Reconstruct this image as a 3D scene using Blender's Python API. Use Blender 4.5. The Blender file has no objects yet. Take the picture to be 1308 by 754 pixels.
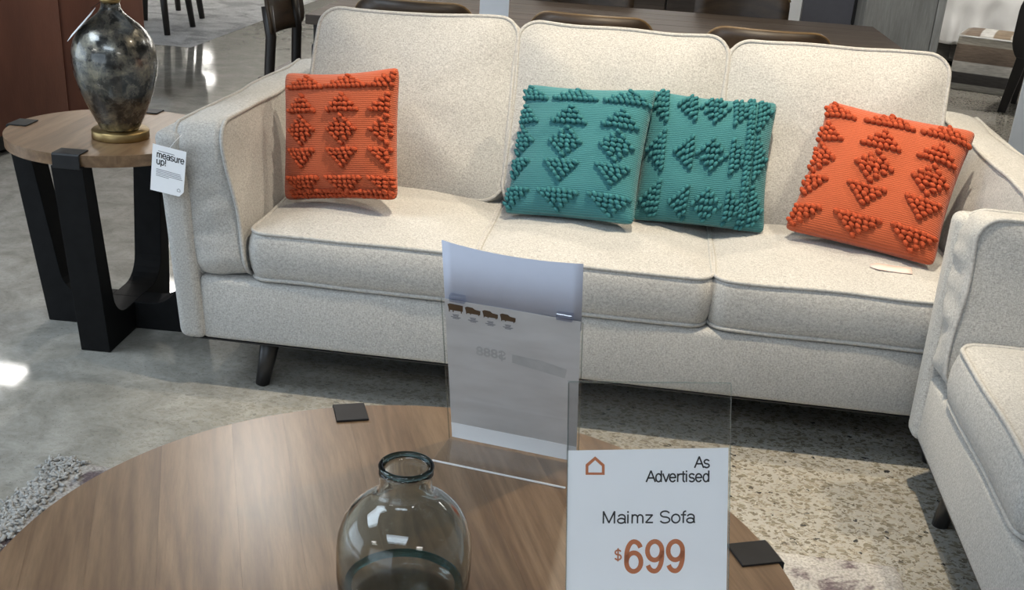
import bpy, bmesh, math, random
from mathutils import Vector, Matrix, Euler, noise
PI = math.pi
R = math.radians
random.seed(7)
scn = bpy.context.scene
COL = scn.collection

# ------------------------------------------------------------------ camera
TH = 0.10765                         # the sofa runs along world x; the camera is turned by this much
P, ROLL, F, CY = 0.4164, 0.067, 1426.7, 446.1
def cam_axes():
    f0 = Vector((0, math.cos(P), -math.sin(P))); u0 = Vector((0, math.sin(P), math.cos(P))); r0 = Vector((1, 0, 0))
    x = r0*math.cos(ROLL) + u0*math.sin(ROLL); y = -r0*math.sin(ROLL) + u0*math.cos(ROLL)
    rot = Matrix.Rotation(TH, 3, 'Z')
    return rot @ x, rot @ y, rot @ (-f0)
cd = bpy.data.cameras.new('camera'); cam = bpy.data.objects.new('camera', cd); COL.objects.link(cam)
ax, ay, az = cam_axes()
m = Matrix((ax, ay, az)).transposed().to_4x4(); m.translation = Vector((1.161, -2.571, 1.36)); cam.matrix_world = m
cd.sensor_fit = 'HORIZONTAL'; cd.sensor_width = 36; cd.lens = F/1308*36; cd.shift_y = (CY-377)/1308
cd.clip_start = .05; cd.clip_end = 200
scn.camera = cam
# ------------------------------------------------------------------ world, exposure
w = bpy.data.worlds.new('world'); scn.world = w; w.use_nodes = True
w.node_tree.nodes['Background'].inputs[0].default_value = (.75, .87, 1, 1)
w.node_tree.nodes['Background'].inputs[1].default_value = 1.0
scn.view_settings.view_transform = 'Standard'; scn.view_settings.look = 'None'
scn.view_settings.exposure = -0.02; scn.view_settings.gamma = 1; scn.view_settings.use_curve_mapping = False
scn.cycles.use_denoising = True
# ------------------------------------------------------------------ large lights
def area(name, loc, target, sx, sy, power, col):
    l = bpy.data.lights.new(name, 'AREA'); l.shape = 'RECTANGLE'; l.size = sx; l.size_y = sy; l.energy = power; l.color = col
    o = bpy.data.objects.new(name, l); COL.objects.link(o); o.location = loc
    o.rotation_euler = (Vector(target)-Vector(loc)).to_track_quat('-Z', 'Y').to_euler(); return o
COOL = (.74, .87, 1.0); WARM = (1.0, .86, .66); NEUT = (1.0, .96, .9)
# daylight through the shop windows (wall_left and wall_front)
area('daylight', (-7.85, -2.2, 1.75), (8, -2.2, 1.2), 6.6, 3.0, 150, COOL)
area('daylight', (-3.2, -7.85, 1.75), (-3.2, 8, 1.2), 6.6, 3.0, 70, COOL)

# ------------------------------------------------------------------ material helpers
def newmat(name):
    mt = bpy.data.materials.new(name); mt.use_nodes = True; nt = mt.node_tree
    return mt, nt, nt.nodes['Principled BSDF']
def N(nt, typ, **kw):
    n = nt.nodes.new(typ)
    for k, v in kw.items():
        if k.startswith('i_'): 
            key = k[2:]; key = int(key) if key.isdigit() else key.replace('_', ' ')
            n.inputs[key].default_value = v
        else: setattr(n, k, v)
    return n
def L(nt, a, b): nt.links.new(a, b)
def c4(c): return (c[0], c[1], c[2], 1)
def ramp(nt, fac, stops, interp='LINEAR'):
    r = N(nt, 'ShaderNodeValToRGB'); r.color_ramp.interpolation = interp; e = r.color_ramp.elements
    while len(e) < len(stops): e.new(.5)
    for k, (p, c) in enumerate(stops): e[k].position = p; e[k].color = c4(c)
    L(nt, fac, r.inputs[0]); return r
def coords(nt, scale=(1, 1, 1), kind='Object', rot=(0, 0, 0)):
    t = N(nt, 'ShaderNodeTexCoord'); mp = N(nt, 'ShaderNodeMapping'); mp.inputs['Scale'].default_value = scale
    mp.inputs['Rotation'].default_value = rot; L(nt, t.outputs[kind], mp.inputs[0]); return mp.outputs[0]
def bump(nt, bs, h, strength, dist=.002):
    b = N(nt, 'ShaderNodeBump'); b.inputs['Strength'].default_value = strength; b.inputs['Distance'].default_value = dist
    L(nt, h, b.inputs['Height']); L(nt, b.outputs[0], bs.inputs['Normal'])
def plain(name, col, rough=.5, metal=0, var=.12, scale=30, coat=0, emit=None, spec=None):
    mt, nt, bs = newmat(name)
    n = N(nt, 'ShaderNodeTexNoise', i_Scale=scale, i_Detail=4.0); L(nt, coords(nt), n.inputs[0])
    lo = [max(0, x*(1-var)) for x in col]; hi = [min(1, x*(1+var)) for x in col]
    r = ramp(nt, n.outputs[0], [(.3, lo), (.7, hi)]); L(nt, r.outputs[0], bs.inputs['Base Color'])
    bs.inputs['Roughness'].default_value = rough; bs.inputs['Metallic'].default_value = metal; bs.inputs['Coat Weight'].default_value = coat
    if spec is not None: bs.inputs['Specular IOR Level'].default_value = spec
    if emit: bs.inputs['Emission Color'].default_value = c4(col); bs.inputs['Emission Strength'].default_value = emit
    return mt
def fabric(name, dark, mid, light, scale=1.0, sheen=.15, bstr=.5):
    mt, nt, bs = newmat(name)
    c = coords(nt, (1, 1, 1))
    a = N(nt, 'ShaderNodeTexNoise', i_Scale=170.0*scale, i_Detail=2.0, i_Roughness=.6); L(nt, coords(nt, (1, 1, .45)), a.inputs[0])
    a2 = N(nt, 'ShaderNodeTexNoise', i_Scale=170.0*scale, i_Detail=2.0, i_Roughness=.6); L(nt, coords(nt, (.4, .4, 1)), a2.inputs[0])
    mx = N(nt, 'ShaderNodeMix', data_type='FLOAT'); mx.inputs[0].default_value = .5; L(nt, a.outputs[0], mx.inputs[2]); L(nt, a2.outputs[0], mx.inputs[3])
    b = N(nt, 'ShaderNodeTexNoise', i_Scale=5.0, i_Detail=3.0); L(nt, c, b.inputs[0])
    r = ramp(nt, mx.outputs[0], [(.36, dark), (.5, mid), (.64, light)])
    m2 = N(nt, 'ShaderNodeMix', data_type='RGBA', blend_type='MULTIPLY'); m2.inputs[0].default_value = .35
    r2 = ramp(nt, b.outputs[0], [(.3, (.82, .82, .82)), (.7, (1, 1, 1))]); L(nt, r.outputs[0], m2.inputs[6]); L(nt, r2.outputs[0], m2.inputs[7])
    L(nt, m2.outputs[2], bs.inputs['Base Color']); bs.inputs['Roughness'].default_value = .95
    bs.inputs['Sheen Weight'].default_value = sheen; bs.inputs['Specular IOR Level'].default_value = .15
    bump(nt, bs, mx.outputs[0], bstr, .003)
    return mt
def wood(name, c0, c1, c2, along='x', rough=.4, scale=1.0, coat=0.0, seedrand=True, grain=.5, figure=0):
    mt, nt, bs = newmat(name)
    st = {'x': (1.2, 14, 14), 'y': (14, 1.2, 14), 'z': (14, 14, 1.2)}[along]
    t = N(nt, 'ShaderNodeTexCoord'); oi = N(nt, 'ShaderNodeObjectInfo'); add = N(nt, 'ShaderNodeVectorMath', operation='ADD')
    sc = N(nt, 'ShaderNodeVectorMath', operation='SCALE'); cb = N(nt, 'ShaderNodeCombineXYZ')
    for k in range(3): L(nt, oi.outputs['Random'], cb.inputs[k])
    L(nt, cb.outputs[0], sc.inputs[0]); sc.inputs['Scale'].default_value = 13.0
    L(nt, t.outputs['Object'], add.inputs[0]); L(nt, sc.outputs[0], add.inputs[1])
    mp = N(nt, 'ShaderNodeMapping'); mp.inputs['Scale'].default_value = [x*scale for x in st]; L(nt, add.outputs[0], mp.inputs[0])
    n1 = N(nt, 'ShaderNodeTexNoise', i_Scale=1.3, i_Detail=6.0, i_Roughness=.55, i_Distortion=1.2); L(nt, mp.outputs[0], n1.inputs[0])
    mp2 = N(nt, 'ShaderNodeMapping'); mp2.inputs['Scale'].default_value = [x*scale*4 for x in st]; L(nt, add.outputs[0], mp2.inputs[0])
    n2 = N(nt, 'ShaderNodeTexNoise', i_Scale=3.0, i_Detail=5.0, i_Roughness=.7); L(nt, mp2.outputs[0], n2.inputs[0])
    fac = n1.outputs[0]
    if figure:   # cathedral figure: contour bands of a slow, stretched noise
        mp3 = N(nt, 'ShaderNodeMapping'); mp3.inputs['Scale'].default_value = [x*.5 for x in st]; L(nt, add.outputs[0], mp3.inputs[0])
        n3 = N(nt, 'ShaderNodeTexNoise', i_Scale=.9, i_Detail=2.0, i_Roughness=.4, i_Distortion=.4); L(nt, mp3.outputs[0], n3.inputs[0])
        mm = N(nt, 'ShaderNodeMath', operation='MULTIPLY'); mm.inputs[1].default_value = 22.0; L(nt, n3.outputs[0], mm.inputs[0])
        pp = N(nt, 'ShaderNodeMath', operation='PINGPONG'); pp.inputs[1].default_value = 1.0; L(nt, mm.outputs[0], pp.inputs[0])
        mf = N(nt, 'ShaderNodeMix', data_type='FLOAT'); mf.inputs[0].default_value = figure; L(nt, n1.outputs[0], mf.inputs[2]); L(nt, pp.outputs[0], mf.inputs[3]); fac = mf.outputs[0]
    r = ramp(nt, fac, [(.28, c0), (.5, c1), (.72, c2)])
    mx = N(nt, 'ShaderNodeMix', data_type='RGBA', blend_type='MULTIPLY'); mx.inputs[0].default_value = grain
    r2 = ramp(nt, n2.outputs[0], [(.35, (.62, .6, .58)), (.6, (1, 1, 1))]); L(nt, r.outputs[0], mx.inputs[6]); L(nt, r2.outputs[0], mx.inputs[7])
    hsv = N(nt, 'ShaderNodeHueSaturation'); mr = N(nt, 'ShaderNodeMapRange'); mr.inputs[3].default_value = .86; mr.inputs[4].default_value = 1.12
    L(nt, oi.outputs['Random'], mr.inputs[0]); L(nt, mr.outputs[0], hsv.inputs['Value']); L(nt, mx.outputs[2], hsv.inputs['Color'])
    L(nt, (hsv if seedrand else mx).outputs[0 if seedrand else 2], bs.inputs['Base Color'])
    bs.inputs['Roughness'].default_value = rough; bs.inputs['Coat Weight'].default_value = coat; bs.inputs['Coat Roughness'].default_value = .25
    bump(nt, bs, n2.outputs[0], .12, .001)
    return mt
def acrylic(name, tint=(.993, .995, .995), f0=.03, rough=.02):
    mt, nt, bs = newmat(name); nt.nodes.remove(bs); out = nt.nodes['Material Output']
    tr = N(nt, 'ShaderNodeBsdfTransparent'); tr.inputs[0].default_value = c4(tint)
    gl = N(nt, 'ShaderNodeBsdfGlossy'); gl.inputs['Roughness'].default_value = rough; gl.inputs[0].default_value = (1, 1, 1, 1)
    lw = N(nt, 'ShaderNodeLayerWeight'); lw.inputs[0].default_value = .5
    pw = N(nt, 'ShaderNodeMath', operation='POWER'); pw.inputs[1].default_value = 5.0; L(nt, lw.outputs['Facing'], pw.inputs[0])
    fr = N(nt, 'ShaderNodeMath', operation='MULTIPLY_ADD'); fr.inputs[1].default_value = 1-f0; fr.inputs[2].default_value = f0; L(nt, pw.outputs[0], fr.inputs[0])
    mx = N(nt, 'ShaderNodeMixShader'); L(nt, fr.outputs[0], mx.inputs[0]); L(nt, tr.outputs[0], mx.inputs[1]); L(nt, gl.outputs[0], mx.inputs[2])
    L(nt, mx.outputs[0], out.inputs[0]); return mt

M = {}
M['fabric'] = fabric('cream_chenille', (.31, .303, .288), (.425, .417, .397), (.54, .53, .505), 2.3)
M['piping'] = fabric('cream_piping', (.34, .332, .315), (.43, .42, .40), (.50, .49, .465), 1.5, .1, .2)
M['blackleg'] = plain('black_leg', (.012, .011, .011), .35)
M['blackwood'] = plain('black_wood', (.0055, .0055, .006), .6, var=.3, spec=.18)
M['cap'] = plain('black_cap', (.012, .012, .013), .5, var=.2, spec=.3)
M['tablewood'] = wood('acacia_wood', (.15, .084, .044), (.225, .135, .073), (.30, .19, .107), 'x', .36, .8, .2, grain=.6, figure=.20)
M['rim'] = wood('acacia_rim', (.09, .048, .026), (.14, .08, .042), (.20, .12, .065), 'x', .45)
M['diningwood'] = wood('dark_oak', (.035, .024, .017), (.07, .05, .036), (.11, .082, .06), 'x', .58, 1.0, .0)
M['chairwood'] = wood('dark_walnut', (.022, .013, .007), (.045, .027, .014), (.075, .046, .024), 'x', .42)
M['chairedge'] = wood('lit_walnut_edge', (.12, .07, .028), (.18, .11, .045), (.25, .16, .07), 'x', .4)
M['chairleg'] = wood('dark_leg', (.010, .008, .007), (.016, .012, .010), (.024, .018, .014), 'z', .45)
M['paper'] = plain('white_paper', (.89, .90, .92), .7, var=.01)
M['ink'] = plain('black_ink', (.012, .012, .013), .8)
M['greyink'] = plain('grey_ink', (.18, .18, .2), .8)
M['ghostink'] = plain('faint_ink', (.41, .40, .395), .8)
M['orangeink'] = plain('orange_ink', (.52, .16, .06), .7, var=.03)
M['brownink'] = plain('brown_ink', (.075, .038, .014), .8, var=.05)
M['acrylic'] = acrylic('clear_acrylic')
M['acrylicedge'] = acrylic('acrylic_edge', (.75, .8, .8), .1, .2)
M['brass'] = plain('aged_brass', (.33, .235, .105), .36, 1.0, .15)
M['tagpink'] = plain('pink_label', (.72, .55, .50), .8, var=.03)
M['white'] = plain('white_paint', (.78, .78, .77), .5, var=.02)
M['wall'] = plain('wall_paint', (.60, .595, .585), .8, var=.03, scale=3)
M['ceilgrey'] = plain('grey_ceiling_paint', (.34, .34, .345), .9, var=.03, scale=3)
M['ceil'] = plain('ceiling_paint', (.86, .86, .86), .9, var=.03, scale=3)
M['greymetal'] = plain('dark_grey_laminate', (.095, .095, .11), .45, var=.05)
M['blackmetal'] = plain('black_metal', (.01, .01, .01), .4)
M['greywood'] = wood('grey_wash_wood', (.24, .235, .215), (.33, .325, .30), (.41, .405, .375), 'z', .6, .8)
M['bedwood'] = wood('dark_grey_wood', (.05, .047, .042), (.08, .075, .068), (.11, .105, .095), 'x', .6)
M['linen'] = plain('white_linen', (.74, .73, .71), .9, var=.04, scale=8)

# ------------------------------------------------------------------ mesh helpers
def link(o, parent=None):
    COL.objects.link(o)
    if parent: o.parent = parent
    return o
def mk(name, verts, faces, mt, parent=None, smooth=True, loc=None, rot=None):
    me = bpy.data.meshes.new(name); me.from_pydata([tuple(v) for v in verts], [], faces); me.validate()
    if smooth: me.polygons.foreach_set('use_smooth', [True]*len(me.polygons))
    me.materials.append(mt); o = bpy.data.objects.new(name, me); link(o, parent)
    if loc: o.location = loc
    if rot: o.rotation_euler = rot
    return o
def bmk(name, bm, mt, parent=None, smooth=False, loc=None, rot=None):
    bmesh.ops.recalc_face_normals(bm, faces=bm.faces)
    me = bpy.data.meshes.new(name); bm.to_mesh(me); bm.free()
    if smooth: me.polygons.foreach_set('use_smooth', [True]*len(me.polygons))
    me.materials.append(mt); o = bpy.data.objects.new(name, me); link(o, parent)
    if loc: o.location = loc
    if rot: o.rotation_euler = rot
    return o
def box_bm(x0, x1, y0, y1, z0, z1, r=0, seg=2, bm=None):
    b = bmesh.new()
    mtx = Matrix.Translation(((x0+x1)/2, (y0+y1)/2, (z0+z1)/2)) @ Matrix.Diagonal((x1-x0, y1-y0, z1-z0, 1))
    bmesh.ops.create_cube(b, size=1, matrix=mtx)
    if r: bmesh.ops.bevel(b, geom=b.edges[:], offset=r, segments=seg, profile=.5, affect='EDGES')
    if bm is not None:
        me = bpy.data.meshes.new('tmp'); b.to_mesh(me); b.free(); bm.from_mesh(me); bpy.data.meshes.remove(me); return bm
    return b
def box(name, x0, x1, y0, y1, z0, z1, mt, parent=None, r=.003, seg=2, smooth=False):
    return bmk(name, box_bm(x0, x1, y0, y1, z0, z1, r, seg), mt, parent, smooth)
def lathe(name, prof, mt, parent=None, n=48, loc=None, cap0=True, cap1=True):
    v, f = [], []
    for (r, z) in prof:
        for k in range(n): a = 2*PI*k/n; v.append((r*math.cos(a), r*math.sin(a), z))
    for i in range(len(prof)-1):
        for k in range(n): a, b = i*n+k, i*n+(k+1) % n; f.append((a, b, b+n, a+n))
    if cap0: f.append(tuple(range(n-1, -1, -1)))
    if cap1: f.append(tuple(range((len(prof)-1)*n, len(prof)*n)))
    return mk(name, v, f, mt, parent, True, loc)
def tube(pts, r, n=7, closed=False, r1=None):
    v, f = [], []; K = len(pts); pts = [Vector(p) for p in pts]; prev = None
    for i, p in enumerate(pts):
        d = (pts[(i+1) % K]-pts[i-1]) if closed else (pts[min(i+1, K-1)]-pts[max(i-1, 0)])
        d.normalize()
        if prev is None: u = d.orthogonal().normalized()
        else:
            u = prev - d*prev.dot(d); u.normalize()
        prev = u; w_ = d.cross(u); rr = r if r1 is None else r+(r1-r)*i/(K-1)
        for k in range(n): a = 2*PI*k/n; v.append(p+u*math.cos(a)*rr+w_*math.sin(a)*rr)
    for i in range(K if closed else K-1):
        j = (i+1) % K
        for k in range(n): f.append((i*n+k, i*n+(k+1) % n, j*n+(k+1) % n, j*n+k))
    if not closed: f.append(tuple(range(n-1, -1, -1))); f.append(tuple(range((K-1)*n, K*n)))
    return v, f
def prism(name, poly, y0, y1, mt, parent=None, bev=0, loc=None, rot=None):
    """polygon in xz, extruded along y"""
    bm = bmesh.new(); a = [bm.verts.new((x, y0, z)) for x, z in poly]; b = [bm.verts.new((x, y1, z)) for x, z in poly]; n = len(poly)
    bm.faces.new(a); bm.faces.new(b[::-1])
    for k in range(n): bm.faces.new((a[k], b[k], b[(k+1) % n], a[(k+1) % n]))
    bmesh.ops.recalc_face_normals(bm, faces=bm.faces)
    if bev: bmesh.ops.bevel(bm, geom=[e for e in bm.edges if e.calc_face_angle(0) > .5], offset=bev, segments=2, profile=.5, affect='EDGES')
    return bmk(name, bm, mt, parent, False, loc, rot)
def thing(name, label, cat, loc=(0, 0, 0), rz=0, group=None, rot=None):
    o = bpy.data.objects.new(name, None); o.empty_display_size = .1; link(o); o.location = loc
    o.rotation_euler = rot if rot else (0, 0, rz)
    return tag(o, label, cat, group)
def tag(o, label, cat, group=None):
    o['label'] = label; o['category'] = cat
    if group: o['group'] = group
    return o
def struct(o): o['kind'] = 'structure'; return o
def copy_tree(o, parent=None):
    c = o.copy(); COL.objects.link(c)
    if parent: c.parent = parent
    for ch in [x for x in bpy.data.objects if x.parent == o]: copy_tree(ch, c)
    return c
def rrect(w_, h, rc, n=10, m_=12):
    """outline of a rounded rectangle, counter-clockwise"""
    pts = []; cx, cz = w_/2-rc, h/2-rc
    cor = [(cx, cz, 0), (-cx, cz, PI/2), (-cx, -cz, PI), (cx, -cz, 1.5*PI)]
    for i, (x, z, a0) in enumerate(cor):
        arc = [(x+rc*math.cos(a0+PI/2*k/n), z+rc*math.sin(a0+PI/2*k/n)) for k in range(n+1)]
        pts += arc
        x2, z2, a2 = cor[(i+1) % 4]; s = Vector(arc[-1]); e = Vector((x2+rc*math.cos(a2), z2+rc*math.sin(a2)))
        pts += [tuple(s.lerp(e, k/m_)) for k in range(1, m_)]
    return pts
def cushion(name, w_, h, t, rc, puff, mt, parent, seed=0, wr=.004, wob=.004, bulge=.012, pip=.0058, puffb=None, taper=0, box_wr=0):
    """boxed, piped cushion: outline in local xz, thickness along y, show face at -y"""
    O = rrect(w_, h, rc, 8, 22); n = len(O); v, f = [], []; sv = Vector((seed*7.3, seed*3.1, seed*1.7))
    def wobble(x, z, y):
        p = Vector((x*5, y*9, z*5))+sv; s = 1+wob*noise.noise(p)/max(w_, h)*2
        return x*s, z*s, wob*.6*noise.noise(p*1.3+Vector((9, 2, 4)))
    def wrk(p): return wr*(noise.noise(Vector((p[0]*4, p[1]*4, p[2]*4))+sv)+.5*noise.noise(Vector((p[0]*11, p[1]*11, p[2]*11))+sv))
    S_ = [.0, .12, .25, .38, .5, .62, .73, .82, .89, .94, .975, 1.0]
    rows = []
    def ring(s, y, bl=0, fw=1, isbox=False):
        row = []
        for x, z in O:
            X, Z, dy = wobble(x, z, y); r_ = math.hypot(x, z)
            k = s+bl/max(r_, .05)
            if isbox: 
                bw = box_wr*noise.noise(Vector((x*9+y*14, y*10, z*26+x*10))+sv); k += bw/max(r_, .05)
            px, pz = X*k, Z*k; py = y+dy*s
            if not isbox: py += fw*wrk((px, py, pz))*(1-s**6)
            row.append(len(v)); v.append((px, py, pz))
        rows.append(row)
    for s in S_[1:]: ring(s, -t/2-puff*(1-s**2.6), 0, -1)
    for k in (.18, .38, .62, .82):
        ring(1, -t/2+t*k, bulge*4*k*(1-k), 1, True)
    pb = puff if puffb is None else puffb
    for s in S_[:0:-1]: ring(s, t/2+pb*(1-s**2.6), 0, 1)
    for a, b in zip(rows, rows[1:]):
        for k in range(n): f.append((a[k], b[k], b[(k+1) % n], a[(k+1) % n]))
    c0 = len(v); v.append((0, -t/2-puff, 0)); c1 = len(v); v.append((0, t/2+pb, 0))
    for k in range(n): f.append((c0, rows[0][k], rows[0][(k+1) % n])); f.append((c1, rows[-1][(k+1) % n], rows[-1][k]))
    o = mk(name, v, f, mt, parent)
    nb = len(S_)-2
    for row in (rows[nb], rows[nb+5]):
        tv, tf = tube([Vector(v[i])*1.0 for i in row], pip, 6, True); mk('piping', tv, tf, M['piping'], o)
    return o

# ------------------------------------------------------------------ the room
def floor_mat():
    mt, nt, bs = newmat('polished_concrete'); c = coords(nt)
    big = N(nt, 'ShaderNodeTexNoise', i_Scale=.55, i_Detail=5.0, i_Roughness=.6); L(nt, c, big.inputs[0])
    med = N(nt, 'ShaderNodeTexNoise', i_Scale=7.0, i_Detail=9.0, i_Roughness=.72, i_Distortion=.5); L(nt, c, med.inputs[0])
    base = ramp(nt, med.outputs[0], [(.30, (.22, .215, .195)), (.5, (.355, .35, .325)), (.70, (.50, .49, .46))])
    tint = ramp(nt, big.outputs[0], [(.3, (.80, .78, .74)), (.7, (1.08, 1.08, 1.06))])
    m1 = N(nt, 'ShaderNodeMix', data_type='RGBA', blend_type='MULTIPLY'); m1.inputs[0].default_value = 1
    L(nt, base.outputs[0], m1.inputs[6]); L(nt, tint.outputs[0], m1.inputs[7])
    # exposed aggregate: patches where it shows strongly
    wob = N(nt, 'ShaderNodeTexNoise', i_Scale=45.0, i_Detail=3.0); L(nt, c, wob.inputs[0])
    wa = N(nt, 'ShaderNodeVectorMath', operation='SCALE'); wa.inputs['Scale'].default_value = .03; L(nt, wob.outputs[1], wa.inputs[0])
    wadd = N(nt, 'ShaderNodeVectorMath', operation='ADD'); L(nt, c, wadd.inputs[0]); L(nt, wa.outputs[0], wadd.inputs[1])
    sq = N(nt, 'ShaderNodeMapping'); sq.inputs['Scale'].default_value = (1, 1.5, 1); sq.inputs['Rotation'].default_value = (0, 0, .6); L(nt, wadd.outputs[0], sq.inputs[0])
    vo = N(nt, 'ShaderNodeTexVoronoi', i_Scale=62.0); L(nt, sq.outputs[0], vo.inputs[0])
    chip = ramp(nt, vo.outputs['Distance'], [(.0, (1, 1, 1)), (.48, (1, 1, 1)), (.54, (0, 0, 0))])
    hue = N(nt, 'ShaderNodeSeparateColor'); L(nt, vo.outputs['Color'], hue.inputs[0])
    ccol = ramp(nt, hue.outputs[0], [(.0, (.02, .02, .02)), (.025, (.03, .03, .03)), (.035, (.15, .13, .095)), (.45, (.20, .175, .13)), (.7, (.26, .23, .18)), (1, (.36, .33, .27))], 'LINEAR')
    sel = ramp(nt, hue.outputs[1], [(.18, (0, 0, 0)), (.26, (1, 1, 1))])
    patch = N(nt, 'ShaderNodeTexNoise', i_Scale=.8, i_Detail=3.0); L(nt, c, patch.inputs[0])
    # the aggregate is ground open on the right of the floor and closes up to the left
    sep = N(nt, 'ShaderNodeSeparateXYZ'); L(nt, c, sep.inputs[0])
    mr = N(nt, 'ShaderNodeMapRange'); mr.inputs[1].default_value = -.2; mr.inputs[2].default_value = 1.3; mr.inputs[3].default_value = .12; mr.inputs[4].default_value = .95; L(nt, sep.outputs[0], mr.inputs[0])
    mu = N(nt, 'ShaderNodeMath', operation='MULTIPLY'); L(nt, chip.outputs[0], mu.inputs[0]); L(nt, sel.outputs[0], mu.inputs[1])
    mu2 = N(nt, 'ShaderNodeMath', operation='MULTIPLY'); L(nt, mu.outputs[0], mu2.inputs[0]); L(nt, mr.outputs[0], mu2.inputs[1])
    pale = N(nt, 'ShaderNodeMix', data_type='RGBA'); pale.inputs[7].default_value = (.36, .342, .30, 1); L(nt, m1.outputs[2], pale.inputs[6])
    pm = N(nt, 'ShaderNodeMath', operation='MULTIPLY'); L(nt, mr.outputs[0], pm.inputs[0]); pm.inputs[1].default_value = .85; L(nt, pm.outputs[0], pale.inputs[0])
    m2 = N(nt, 'ShaderNodeMix', data_type='RGBA'); L(nt, mu2.outputs[0], m2.inputs[0]); L(nt, pale.outputs[2], m2.inputs[6]); L(nt, ccol.outputs[0], m2.inputs[7])
    # smaller chips between the large ones
    v3 = N(nt, 'ShaderNodeTexVoronoi', i_Scale=135.0); L(nt, sq.outputs[0], v3.inputs[0]); h3 = N(nt, 'ShaderNodeSeparateColor'); L(nt, v3.outputs['Color'], h3.inputs[0])
    ch3 = ramp(nt, v3.outputs['Distance'], [(.0, (1, 1, 1)), (.40, (1, 1, 1)), (.5, (0, 0, 0))]); sl3 = ramp(nt, h3.outputs[1], [(.45, (0, 0, 0)), (.5, (1, 1, 1))])
    cc3 = ramp(nt, h3.outputs[0], [(.0, (.12, .10, .08)), (.5, (.24, .21, .16)), (1, (.46, .43, .37))])
    mu3 = N(nt, 'ShaderNodeMath', operation='MULTIPLY'); L(nt, ch3.outputs[0], mu3.inputs[0]); L(nt, sl3.outputs[0], mu3.inputs[1])
    mu4 = N(nt, 'ShaderNodeMath', operation='MULTIPLY'); L(nt, mu3.outputs[0], mu4.inputs[0]); L(nt, mr.outputs[0], mu4.inputs[1])
    m2b = N(nt, 'ShaderNodeMix', data_type='RGBA'); L(nt, mu4.outputs[0], m2b.inputs[0]); L(nt, m2.outputs[2], m2b.inputs[6]); L(nt, cc3.outputs[0], m2b.inputs[7]); m2 = m2b
    # fine dark pits
    v2 = N(nt, 'ShaderNodeTexVoronoi', i_Scale=130.0); L(nt, wadd.outputs[0], v2.inputs[0])
    pit = ramp(nt, v2.outputs['Distance'], [(.0, (.25, .25, .25)), (.12, (.45, .45, .45)), (.2, (1, 1, 1))])
    h2 = N(nt, 'ShaderNodeSeparateColor'); L(nt, v2.outputs['Color'], h2.inputs[0]); s2 = ramp(nt, h2.outputs[0], [(.55, (0, 0, 0)), (.62, (.9, .9, .9))])
    m3 = N(nt, 'ShaderNodeMix', data_type='RGBA', blend_type='MULTIPLY'); L(nt, s2.outputs[0], m3.inputs[0]); L(nt, m2.outputs[2], m3.inputs[6]); L(nt, pit.outputs[0], m3.inputs[7])
    L(nt, m3.outputs[2], bs.inputs['Base Color'])
    rr = N(nt, 'ShaderNodeMapRange'); rr.inputs[3].default_value = .012; rr.inputs[4].default_value = .10; L(nt, med.outputs[0], rr.inputs[0]); L(nt, rr.outputs[0], bs.inputs['Roughness'])
    bs.inputs['Specular IOR Level'].default_value = .8
    return mt
X0, X1, Y0, Y1, H = -13.0, 11.0, -8.0, 33.0, 3.6
XL = -8.0
struct(box('floor', X0, X1, Y0, Y1, -.1, 0, floor_mat(), r=0))
struct(box('ceiling', X0, X1, Y0, 14.5, H, H+.1, M['ceilgrey'], r=0))
struct(box('ceiling_far', X0, X1, 14.5, Y1, H, H+.1, M['ceil'], r=0))
struct(box('wall_back', X0, X1, Y1, Y1+.1, 0, H, M['wall'], r=0))
struct(box('wall_right', X1, X1+.1, Y0, Y1, 0, H, M['wall'], r=0))
# left wall: window bay near the sofas, then a step out to the far hall
def windowed(name, horizontal, fixed, a0, a1, win0, win1, sill, head):
    bm = bmesh.new()
    def seg(p, q, z0, z1):
        if horizontal: box_bm(p, q, fixed-.1, fixed, z0, z1, bm=bm)
        else: box_bm(fixed-.1, fixed, p, q, z0, z1, bm=bm)
    seg(a0, win0, 0, H); seg(win1, a1, 0, H); seg(win0, win1, 0, sill); seg(win0, win1, head, H)
    return struct(bmk(name, bm, M['wall']))
windowed('wall_left', False, XL, Y0, 8, -5.5, 1.1, .25, 3.25)
windowed('wall_front', True, Y0, X0, X1, -6.5, .1, .25, 3.25)
struct(box('wall_left_far', X0, X0+.1, 8, Y1, 0, H, M['wall'], r=0))
struct(box('wall_left_return', X0, XL, 8, 8.1, 0, H, M['wall'], r=0))
def window(name, horizontal, fixed, a0, a1, z0, z1):
    bm = bmesh.new(); t = .06
    def bar(p, q, u, v):
        if horizontal: box_bm(p, q, fixed-.08, fixed-.02, u, v, bm=bm)
        else: box_bm(fixed-.08, fixed-.02, p, q, u, v, bm=bm)
    bar(a0, a1, z0, z0+t); bar(a0, a1, z1-t, z1)
    for k in range(5): p = a0+(a1-a0-t)*k/4; bar(p, p+t, z0, z1)
    w_ = struct(bmk(name, bm, M['blackmetal']))
    for k in range(4):
        p, q = a0+(a1-a0-t)*k/4+t, a0+(a1-a0-t)*(k+1)/4
        if horizontal: bmk('pane', box_bm(p, q, fixed-.053, fixed-.047, z0+t, z1-t), M['acrylic'], w_)
        else: bmk('pane', box_bm(fixed-.053, fixed-.047, p, q, z0+t, z1-t), M['acrylic'], w_)
    return w_
window('window_1', False, XL, -5.5, 1.1, .25, 3.25)
window('window_2', True, Y0, -6.5, .1, .25, 3.25)

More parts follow.
